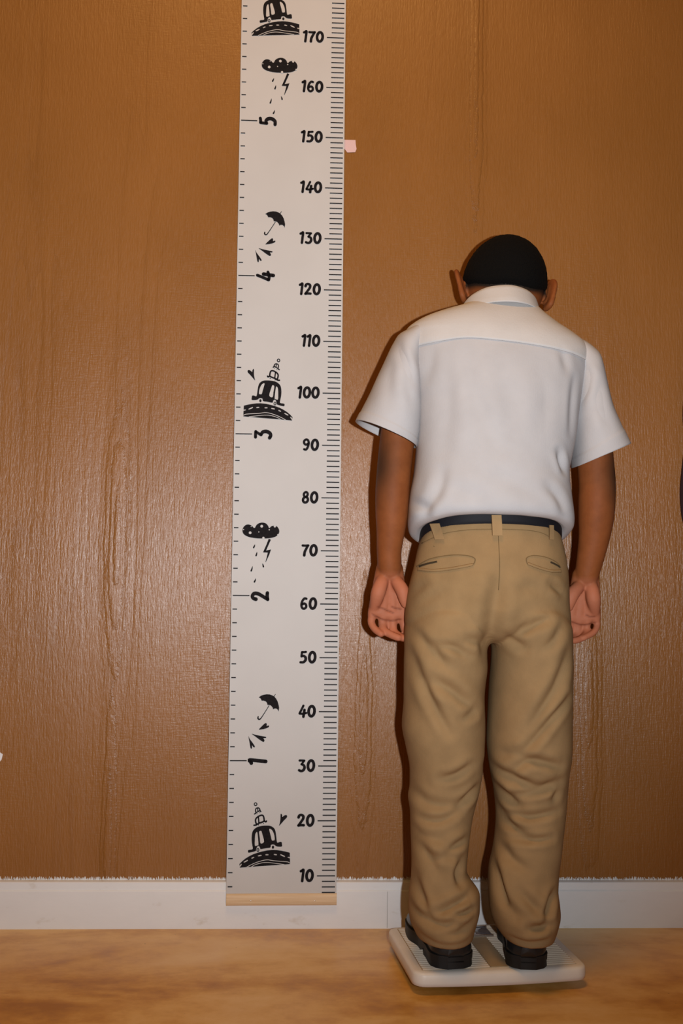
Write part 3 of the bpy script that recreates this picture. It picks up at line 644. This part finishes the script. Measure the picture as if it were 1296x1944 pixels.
parts.append(loft([ring_px(p, c[0][i]+6, c[1][i]-6, c[2][i], c[3][i]-.004, c[4][i], 2.3, 64) for i, p in enumerate(py)]))
parts.append(tube([A3(925, 900, -.247), A3(928, 1020, -.250), A3(926, 1110, -.252)], [.080, .078, .085], 28))
for s, tab in ((-1, lg_l), (1, lg_r)):
    t = [((r[1]+r[2])/2, r[0], r[3]) for r in tab]
    sel = [t[i] for i in (0, 3, 6, 9, 12, len(t)-2)]
    rr = [.058, .056, .047, .042, .036, .027]
    an = A3(*sel[-1]); parts.append(tube([A3(*q) for q in sel]+[(an[0]-.0, an[1]+.0, .085)], rr+[.028], 24))
    parts.append(tube([(an[0], an[1]-.005, .080), (an[0]+s*.010, an[1]+.06, .068), (an[0]+s*.022, an[1]+.115, .062)], [.024, .022, .014], 16))
arms = {-1: ([(800, 668, -.214), (772, 740, -.220), (758, 810, -.226), (752, 850, -.229), (747, 900, -.233), (744.5, 935, -.235), (743, 982, -.232), (741, 1014, -.229), (738.5, 1047, -.225), (739.5, 1078, -.221)], [.040, .035, .0305, .0295, .0290, .0288, .0270, .0237, .0211, .0205]),
        1: ([(1088, 700, -.218), (1112, 770, -.224), (1124, 830, -.228), (1129, 870, -.231), (1133, 917, -.234), (1132.5, 950, -.235), (1131, 985, -.232), (1127.5, 1018, -.229), (1121, 1055, -.225), (1113, 1092, -.221)], [.040, .036, .0320, .0312, .0312, .0312, .0300, .0266, .0234, .0205])}
for s, (pp, rr) in arms.items(): parts.append(tube([A3(*p) for p in pp], rr, 28))
hand_marks = []
def hand(wrist, hypo, thenar, roots, fingers, marks, fr=1.0):
    # all points are photo columns and rows with their depth; little finger first
    out = []; Rt = [A3(*r) for r in roots]; W = A3(*wrist)
    for r, k in zip(Rt, (-.75, -.25, .25, .75)):
        sx = math.copysign(1, Rt[3][0]-Rt[0][0]); st = (W[0]+sx*k*.016, W[1]+.002, W[2]+.006)
        mid = tuple((np.array(st)+np.array(r))/2); out.append(tube([st, mid, r], [.0115, .0105, .0090], 16))
    out.append(tube([(p[0], p[1]-.002, p[2]+.006) for p in Rt], [.0076, .0080, .0080, .0076], 14))
    out.append(tube([A3(*p) for p in hypo], [.0110, .0125, .0075], 16))
    out.append(tube([A3(*p) for p in thenar], [.0105, .0118, .0088, .0062], 16))
    for r, f, q in zip(Rt, fingers, (.92, 1, 1.03, 1)):
        pts = [r]+[A3(*p) for p in f]; out.append(tube(pts, np.linspace(.0080, .0062, len(pts))*q*fr, 14, 6))
    for m_ in marks: hand_marks.append([A3(a, b, -.225) for a, b in m_])
    return out
parts += hand((739.5, 1086, -.219), [(725, 1102, -.226), (717, 1127, -.231), (709, 1157, -.216)], [(752, 1103, -.226), (763, 1121, -.234), (766, 1138, -.236), (768, 1148, -.235)],
              [(707, 1166, -.213), (726, 1172, -.212), (745, 1174, -.211), (764, 1171, -.211)],
              [[(704.5, 1181, -.214), (711, 1194, -.222), (723, 1204, -.231)], [(726, 1186, -.213), (729, 1197, -.221), (742, 1205, -.230), (756, 1211, -.236)], [(745, 1188, -.211), (748, 1200, -.216), (758, 1208, -.226), (766, 1212, -.232)], [(766, 1184, -.209), (768, 1196, -.212), (774, 1204, -.220), (778, 1206, -.226)]],
              [[(715, 1152), (728, 1156), (749, 1165)], [(742, 1152), (752, 1155), (763, 1157)], [(704, 1164), (720, 1174), (741, 1179), (764, 1176)]])
parts += hand((1112, 1098, -.219), [(1122, 1112, -.226), (1126, 1138, -.231), (1129, 1167, -.216)], [(1098, 1113, -.226), (1086, 1129, -.234), (1082, 1145, -.236), (1081, 1154, -.235)],
              [(1130, 1173, -.213), (1113, 1180, -.212), (1097, 1180, -.211), (1082, 1176, -.211)],
              [[(1133, 1187, -.214), (1126, 1201, -.222), (1108, 1211, -.231)], [(1113, 1194, -.211), (1111, 1205, -.219), (1099, 1214, -.230), (1085, 1217, -.236)], [(1096, 1194, -.209), (1094, 1207, -.213), (1086, 1215, -.224), (1079, 1217, -.231)], [(1081, 1188, -.209), (1079, 1200, -.212), (1073, 1208, -.220), (1068, 1210, -.226)]],
              [[(1112, 1167), (1121, 1171), (1131, 1171)], [(1084, 1180), (1105, 1187), (1122, 1185), (1134, 1182)]], .88)
body_me = fuse(parts, .0020, 8)
V, Nn = getv(body_me)
Zw = {-1: at(739, 1094, -.22)[2], 1: at(1110, 1106, -.22)[2]}
cxb = at(930, 1000, -.24)[0]
palm = np.zeros(len(V)); crease = np.zeros(len(V)); elbow = np.zeros(len(V)); stub = np.zeros(len(V))
arm_x = np.abs(V[:, 0]-cxb) > .115
for s in (-1, 1):
    k = (np.sign(V[:, 0]-cxb) == s) & arm_x & (V[:, 2] < Zw[s]+.02) & (V[:, 2] > .5)
    palm[k] = np.clip((Zw[s]+.012-V[k, 2])/.022, 0, 1)*np.clip(-Nn[k, 1]*1.3+.35, .15, 1)
hk = np.where(palm > .05)[0]
for pl in hand_marks:
    q = crom([(p[0], p[2]) for p in pl], 6); d, t = seg_dist(V[hk][:, [0, 2]], q)
    g = np.exp(-(d/.0014)**2)*np.clip(-Nn[hk, 1]*2-.4, 0, 1)*np.clip(np.minimum(t, 1-t)*10+.2, 0, 1)
    crease[hk] = np.maximum(crease[hk], g*.7); V[hk] -= Nn[hk]*(g*.0011)[:, None]
for s, e in ((-1, A3(722, 885, -.25)), (1, A3(1164, 905, -.25))):
    d = np.linalg.norm((V-np.array(e))*np.array([1, .6, .36]), axis=1); elbow = np.maximum(elbow, np.exp(-(d/.021)**2)*.9*arm_x)
hl = (V-HC)@HR
def hairline(l):
    """height above the hair line in head coordinates (metres)"""
    y = l[:, 1]; back = pch([-.10, -.075, -.045, -.02, .02, .05, .075, .11], [-.090, -.086, -.068, -.036, .000, .004, .036, .050], y)
    return l[:, 2]-back
hd = hairline(hl); headm = (np.linalg.norm(hl, axis=1) < .125) & (np.abs(hl[:, 0]) < .0725)
stub[headm] = np.clip((hd[headm]+.010)/.014, 0, 1)
setv(body_me, V)
for nm, arr in (('palm', palm), ('crease', crease), ('elbow', elbow), ('stubble', stub)):
    a = body_me.attributes.new(nm, 'FLOAT', 'POINT'); a.data.foreach_set('value', arr.astype(np.float32))
body_me.polygons.foreach_set('use_smooth', [True]*len(body_me.polygons))
person = link_mesh('person', body_me, SKIN)
tag(person, 'person in white short-sleeved shirt and khaki trousers standing on scale, facing wall, head bowed', 'person')

# hair: close-cropped cap that follows the skull
bvh = BVHTree.FromPolygons([Vector(v) for v in V], [tuple(p.vertices) for p in body_me.polygons])
n1, n2 = 150, 75; HV, keep = [], []
for i in range(n2+1):
    for j in range(n1):
        a = math.pi*i/n2; b = 2*math.pi*j/n1
        d = np.array([math.sin(a)*math.cos(b), math.sin(a)*math.sin(b), math.cos(a)]); q0 = d*np.array([.072, .09, .082])
        hgt = hairline(q0[None])[0]; tk = max(0, min(1, (hgt+.004)/.022)); off = -.0025+.0072*(tk*tk*(3-2*tk))
        q = q0/np.linalg.norm(q0); rad = 1/math.sqrt((q[0]/.0705)**2+(q[1]/.088)**2+(q[2]/.079)**2)
        cen = HC+HR@np.array([0, 0, .004]); dw_ = HR@q; hit = bvh.ray_cast(Vector(cen+dw_*(rad+.03)), Vector(-dw_), .06)
        if hit[0] is not None and abs(q0[0]) < .058 and q0[1] < 0: rad = max(rad, float(np.linalg.norm(np.array(hit[0])-cen)))
        jit = .0006*noise.noise(Vector(q*60))+.0007*noise.noise(Vector(q*140))
        HV.append(HC+HR@(q*(rad+off+jit)+np.array([0, 0, .004]))); keep.append(hgt > -.008)
HF = [f for f in [(i*n1+j, i*n1+(j+1) % n1, (i+1)*n1+(j+1) % n1, (i+1)*n1+j) for i in range(n2) for j in range(n1)] if all(keep[k] for k in f)]
used = sorted({k for f in HF for k in f}); ix = {k: i for i, k in enumerate(used)}
hair = obj('hair', [HV[k] for k in used], [tuple(ix[k] for k in f)[::-1] for f in HF], HAIR, person)
for s in (-1, 1):
    obj('eye', *ellipsoid(H(s*.028, .0745, -.006), (.0115, .0085, .0075), HR, 12), EYE, person)
# black face mask over nose and chin
mk = []
for v in np.linspace(-.098, -.022, 16):
    row = []
    for a in np.linspace(-82, 82, 33):
        r = math.radians(a); d = HR@np.array([math.sin(r), math.cos(r), 0]); o0 = np.array(H(0, .02, v))
        h = bvh.ray_cast(Vector(o0+d*.16), Vector(-d), .16)
        p = np.array(h[0]) if h[0] is not None else o0+d*.045
        row.append(p+d*.003)
    mk.append(row)
MV, MF = loft(mk, False, False, closed=False); mo = obj('face_mask', MV, MF, MASK, person)
md = mo.modifiers.new('thick', 'SOLIDIFY'); md.thickness = .0015; md.offset = 1

# ---- shirt objects
shirt = link_mesh('shirt', shirt_me, SHIRT, person)
seam_px = [(700, 655), (825, 647), (886, 643), (928, 647), (997, 656), (1069, 667), (1180, 690)]
sq = np.array([at(a, b, -.30)[[0, 2]] for a, b in seam_px])
SVn, SNn = getv(shirt_me)
NRG, NAG = len(u_), 200; YG = []
for j in list(range(96, 200))+list(range(0, 5)):
    colv = SVn[[i*NAG+j for i in range(NRG)]]; coln = SNn[[i*NAG+j for i in range(NRG)]]
    zt = pch(sq[:, 0], sq[:, 1], colv[:, 0]); i1 = 12
    while i1 < 110 and colv[i1, 2] > zt[i1]: i1 += 1
    fr_ = (colv[i1-1, 2]-zt[i1-1])/((colv[i1-1, 2]-zt[i1-1])-(colv[i1, 2]-zt[i1])+1e-9) if i1 > 12 else 1.0
    q = np.linspace(8, i1-1+np.clip(fr_, 0, 1), 40); idx = np.arange(NRG)
    YG.append(np.column_stack([np.interp(q, idx, colv[:, k]) for k in range(3)])+np.column_stack([np.interp(q, idx, coln[:, k]) for k in range(3)])*.0009)
YVv, YFf = loft(YG, False, False, closed=False)
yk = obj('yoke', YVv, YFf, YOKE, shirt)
bm = bmesh.new(); bm.from_mesh(yk.data); bmesh.ops.recalc_face_normals(bm, faces=bm.faces); bm.to_mesh(yk.data); bm.free()
md = yk.modifiers.new('thick', 'SOLIDIFY'); md.thickness = .0016; md.offset = 0
def sleeve(O, I, B, Yc, vt, seed, folds_):
    m = len(O); t = np.linspace(0, m-1, 74); ip = lambda a: np.array([pch(np.arange(m), [q[k] for q in a], t) for k in (0, 1)]).T
    o_, i_ = ip(O), ip(I); b = pch(np.arange(m), B, t); yc = pch(np.arange(m), Yc, t); rings = []
    n = 120; A = np.linspace(0, 2*math.pi, n, endpoint=False)
    def mk(k, grow):
        p, q = at(*o_[k], yc[k]), at(*i_[k], yc[k]); c = (p+q)/2; h = (p-q)/2; lh = np.linalg.norm(h)
        v = np.array([0, -1, vt*(t[k]/(m-1))]); g = 1+grow/lh
        cs = np.sign(np.cos(A))*np.abs(np.cos(A))**.92; sn = np.sign(np.sin(A))*np.abs(np.sin(A))**.92
        return c+np.outer(cs, h*g)+np.outer(sn, v*(b[k]+grow))
    hem_k = 74-11
    for k in range(74): rings.append(mk(k, .0010 if k >= hem_k else 0.0))
    for k in range(73, 20, -4): rings.append(mk(k, -.0016))
    V, F = loft(rings, True, False); me = bpy.data.meshes.new('sleeve'); me.from_pydata([tuple(v) for v in V], [], F); me.update()
    bm = bmesh.new(); bm.from_mesh(me); bmesh.ops.recalc_face_normals(bm, faces=bm.faces); bm.to_mesh(me); bm.free(); me.update()
    me.polygons.foreach_set('use_smooth', [True]*len(me.polygons))
    V, Nn = getv(me); no = 74*n
    Vo = creases(V[:no], Nn[:no], folds_, -.285, 1.0); V[:no] = Vo+Nn[:no]*(.0016*nz(Vo, (16, 12, 9), seed)+.0006*nz(Vo, (40, 30, 24), seed+4))[:, None]
    setv(me, V); return link_mesh('sleeve', me, SHIRT, shirt)
sleeve([(790, 618), (772, 629), (757, 637), (745, 655), (725, 698), (703, 746), (684, 784), (676, 799)], [(812, 640), (800, 665), (796, 700), (798, 740), (799, 780), (797, 816), (793, 839), (790, 850)], [.050, .058, .064, .067, .067, .067, .066, .066], [-.205, -.210, -.213, -.216, -.220, -.223, -.226, -.227], -.04, 2.2,
       [S(Z2, [(440, 380), (480, 520), (590, 780)], 2.5, 6), S(Z2, [(380, 560), (360, 800), (370, 950)], 2.0, 9), S(Z2, [(480, 560), (520, 760), (560, 950)], 2, 8)])
sleeve([(1090, 645), (1113, 658), (1131, 674), (1139, 698), (1147, 733), (1156, 770), (1177, 817), (1190, 844)], [(1066, 674), (1072, 702), (1076, 736), (1078, 769), (1081, 803), (1085, 837), (1088, 870), (1089, 888)], [.050, .058, .064, .067, .067, .067, .066, .066], [-.208, -.212, -.215, -.218, -.222, -.225, -.228, -.229], 0.0, 7.7,
       [S(Z3, [(760, 700), (690, 860), (640, 980)], 3, 6), S(Z3, [(700, 600), (720, 680), (650, 800)], 2.5, 6), S(Z3, [(820, 800), (830, 1000), (900, 1180)], 2, 9)])
# collar: stand folded over, higher at the nape than at the sides
cr = []
def cring(py, xl, xr, yc, b, tilt): return ring_px(py, xl, xr, yc, b, tilt, 2.0, 120)
for a in ((589, 884, 1010, -.186, .050, .012), (580, 887, 1008, -.185, .056, .015), (577, 885, 1010, -.185, .061, .0165), (578, 882, 1013, -.185, .0645, .0172), (583, 878, 1017, -.186, .0690, .0175), (592, 875, 1020, -.188, .0740, .0155), (600, 871, 1023, -.190, .0785, .0130), (606, 868, 1026, -.191, .0815, .0110), (607, 870, 1024, -.191, .0795, .0110), (600, 875, 1019, -.190, .074, .0120)): cr.append(cring(*a))
pp = np.array(cr); par_ = np.arange(len(pp)); tt = np.linspace(0, len(pp)-1, 44)
cr2 = [np.array([[np.interp(q, par_, pp[:, j, k]) for k in range(3)] for j in range(120)]) for q in tt]
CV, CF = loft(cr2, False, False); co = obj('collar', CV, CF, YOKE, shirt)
bm = bmesh.new(); bm.from_mesh(co.data); bmesh.ops.recalc_face_normals(bm, faces=bm.faces); bm.to_mesh(co.data); bm.free()
co.data.polygons.foreach_set('use_smooth', [True]*len(co.data.polygons))
V, Nn = getv(co.data); V = V+Nn*(.0010*nz(V, (30, 30, 40), 2.0))[:, None]; setv(co.data, V)

# ---- trousers, belt, loops, pockets, seams
trousers = link_mesh('trousers', tr_me, KHAKI, person)
tbv = BVHTree.FromPolygons([v.co for v in tr_me.vertices], [tuple(p.vertices) for p in tr_me.polygons])
def drape(x, z, off=0.0):
    h = tbv.ray_cast(Vector((x, -1.2, z)), Vector((0, 1, 0)))
    if h[0] is None: h = tbv.find_nearest(Vector((x, -.33, z)))
    return h[0]+h[1]*off
bl = []
for pyb, g, y2 in ((1036, -.002, 0), (1032, .002, 0), (1024, .0025, 0), (1014, .0025, 0), (1006, .002, 0), (1002, -.002, 0)):
    bl.append(ring_px(pyb, 800-g*1000, 1060+g*1000, -.250, .0845+g, .030, 2.3, 120))
belt = obj('belt', *loft(bl), BELT, person)
def strip(name, pts, wd, th, m, parent, off=.0008):
    """narrow band of cloth laid along photo points on the trousers"""
    P2 = crom([at(a, b, -.335)[[0, 2]] for a, b in pts], 8) if len(pts) > 2 else np.array([at(a, b, -.335)[[0, 2]]*1.0 for a, b in pts])
    if len(pts) == 2: P2 = np.array([P2[0]*(1-t)+P2[1]*t for t in np.linspace(0, 1, 9)])
    tn = np.gradient(P2, axis=0); tn /= np.linalg.norm(tn, axis=1)[:, None]; nn = np.column_stack([-tn[:, 1], tn[:, 0]]); rings = []
    for p, q in zip(P2, nn):
        a, b = p+q*wd/2, p-q*wd/2
        A_, B_ = np.array(drape(*a, off)), np.array(drape(*b, off)); up = np.array([0, -th, 0])
        rings.append([A_, A_*.85+B_*.15+up, B_*.85+A_*.15+up, B_])
    return obj(name, *loft(rings), m, parent)
def loop(pts, wd):
    P2 = np.array([at(a, b, -.338) for a, b in pts]); rings = []
    def yb_(x): return -.250-.0885*max(0, 1-abs((x-at(930, 1000, -.25)[0])/.118)**2.3)**(1/2.3)
    for i, t in enumerate(np.linspace(0, 1, 9)):
        p = P2[0]*(1-t)+P2[1]*t; row = []
        for k in (-1, 1):
            x = p[0]+k*wd/2; q = float(drape(x, P2[1][2], .0006)[1]); y0_ = yb_(x)
            row.append((x, y0_*(1-t)+min(q, y0_+.004)*t-.0008, p[2]))
        (xa, ya, za), (xb, yb, zb) = row; th = .0042+.0012*math.sin(math.pi*i/8)
        rings.append([(xa, ya, za), (xa, ya-th, za), (xb, yb-th, zb), (xb, yb, zb)])
    return obj('belt_loop', *loft(rings), KHAKI_L, trousers, smooth=False)
loop([(941, 978), (942, 1017)], .0155); loop([(830, 992), (837, 1023)], .0135); loop([(1052, 996), (1050, 1024)], .0085)
strip('seam', [(944, 1018), (944, 1045), (944, 1080), (943, 1120)], .0011, .0005, KHAKI_D, trousers)
strip('waistband_stitching', [(806, 1031), (844, 1013), (890, 1006), (932, 1005)], .0010, .0004, KHAKI_D, trousers)
strip('waistband_stitching', [(952, 1005), (1000, 1007), (1030, 1012), (1052, 1023)], .0010, .0004, KHAKI_D, trousers)
def pocket(top, bot, slit):
    strip('back_pocket', top, .0014, .0007, KHAKI_D, trousers); strip('back_pocket', bot, .0045, .0016, KHAKI, trousers); strip('back_pocket', slit, .0030, .0001, mat('pocket_opening', (.05, .035, .02), .9, .1), trousers, .0004)
pocket([(799, 1075), (820, 1061), (855, 1054), (885, 1055), (899, 1061), (896, 1072)], [(800, 1080), (825, 1083), (860, 1079), (895, 1072)], [(802, 1075), (815, 1070), (832, 1066)])
pocket([(997, 1071), (996, 1060), (1010, 1055), (1035, 1058), (1058, 1067), (1069, 1077)], [(998, 1070), (1020, 1078), (1045, 1084), (1069, 1084)], [(1045, 1067), (1058, 1072), (1068, 1077)])
# trouser hems: a turned-up edge at the ankle
# ---- shoes
def shoe(heel_px, ang, wid):
    hp = at(heel_px[0], heel_px[1], -.33)
    d = FW*F_PX+RT*(heel_px[0]-648)-UP*(heel_px[1]-972); tz = (TOP-CAM[2])/d[2]; hp = CAM+d*tz
    root = bpy.data.objects.new('shoe', None)
    L_ = .212; ys = .5-.5*np.cos(np.linspace(0, math.pi, 72))
    hw = pch([0, .04, .12, .3, .5, .68, .85, .95, 1], [.35, .72, .92, .84, .86, 1.08, .98, .66, .15], ys)*wid/2
    ht = pch([0, .1, .25, .45, .6, .8, .93, 1], [.040, .054, .062, .066, .058, .042, .034, .020], ys)
    sw = pch([0, .3, .6, 1], [0, -.001, .003, .004], ys)
    up, so, he = [], [], []
    for y, h_, z_, s_ in zip(ys, hw, ht, sw):
        yy = y*L_
        up.append([(s_+h_*.97*c, yy, .018+max(0, (z_-.018))*q) for c, q in ((-1, 0), (-1.02, .25), (-.96, .5), (-.80, .75), (-.48, .94), (0, 1.0), (.48, .94), (.80, .75), (.96, .5), (1.02, .25), (1, 0))])
        lift = .004*max(0, (y-.75)/.25)**2
        so.append([(s_-h_*1.03, yy, .010+lift), (s_-h_*1.05, yy, .020+lift*.3), (s_+h_*1.05, yy, .020+lift*.3), (s_+h_*1.03, yy, .010+lift)])
        if y < .34: he.append([(s_-h_*1.02, yy, 0.0), (s_-h_*1.0, yy, .012), (s_+h_*1.0, yy, .012), (s_+h_*1.02, yy, 0)])
    fr = [[(x, y, z-.010 if i > 15 else z) for x, y, z in r] for i, r in enumerate(so)]
    fr = []
    for y, r in zip(ys, so):
        dz = .010*float(np.clip((y-.34)/.10, 0, 1)); fr.append([(r[0][0], r[0][1], r[0][2]-dz), r[1], r[2], (r[3][0], r[3][1], r[3][2]-dz)])
    u = obj('shoe', *loft(up), LEATHER, person)
    u.location = hp; u.rotation_euler = (0, 0, ang)
    a1 = obj('sole', *loft(fr), RUBBER, u); a2 = obj('heel', *loft(he), RUBBER, u)
    for q in (a1, a2): q.data.set_sharp_from_angle(angle=math.radians(38))
    return u
shoe((865, 1840), math.radians(8.5), .074); shoe((1003, 1841), math.radians(-6), .069)
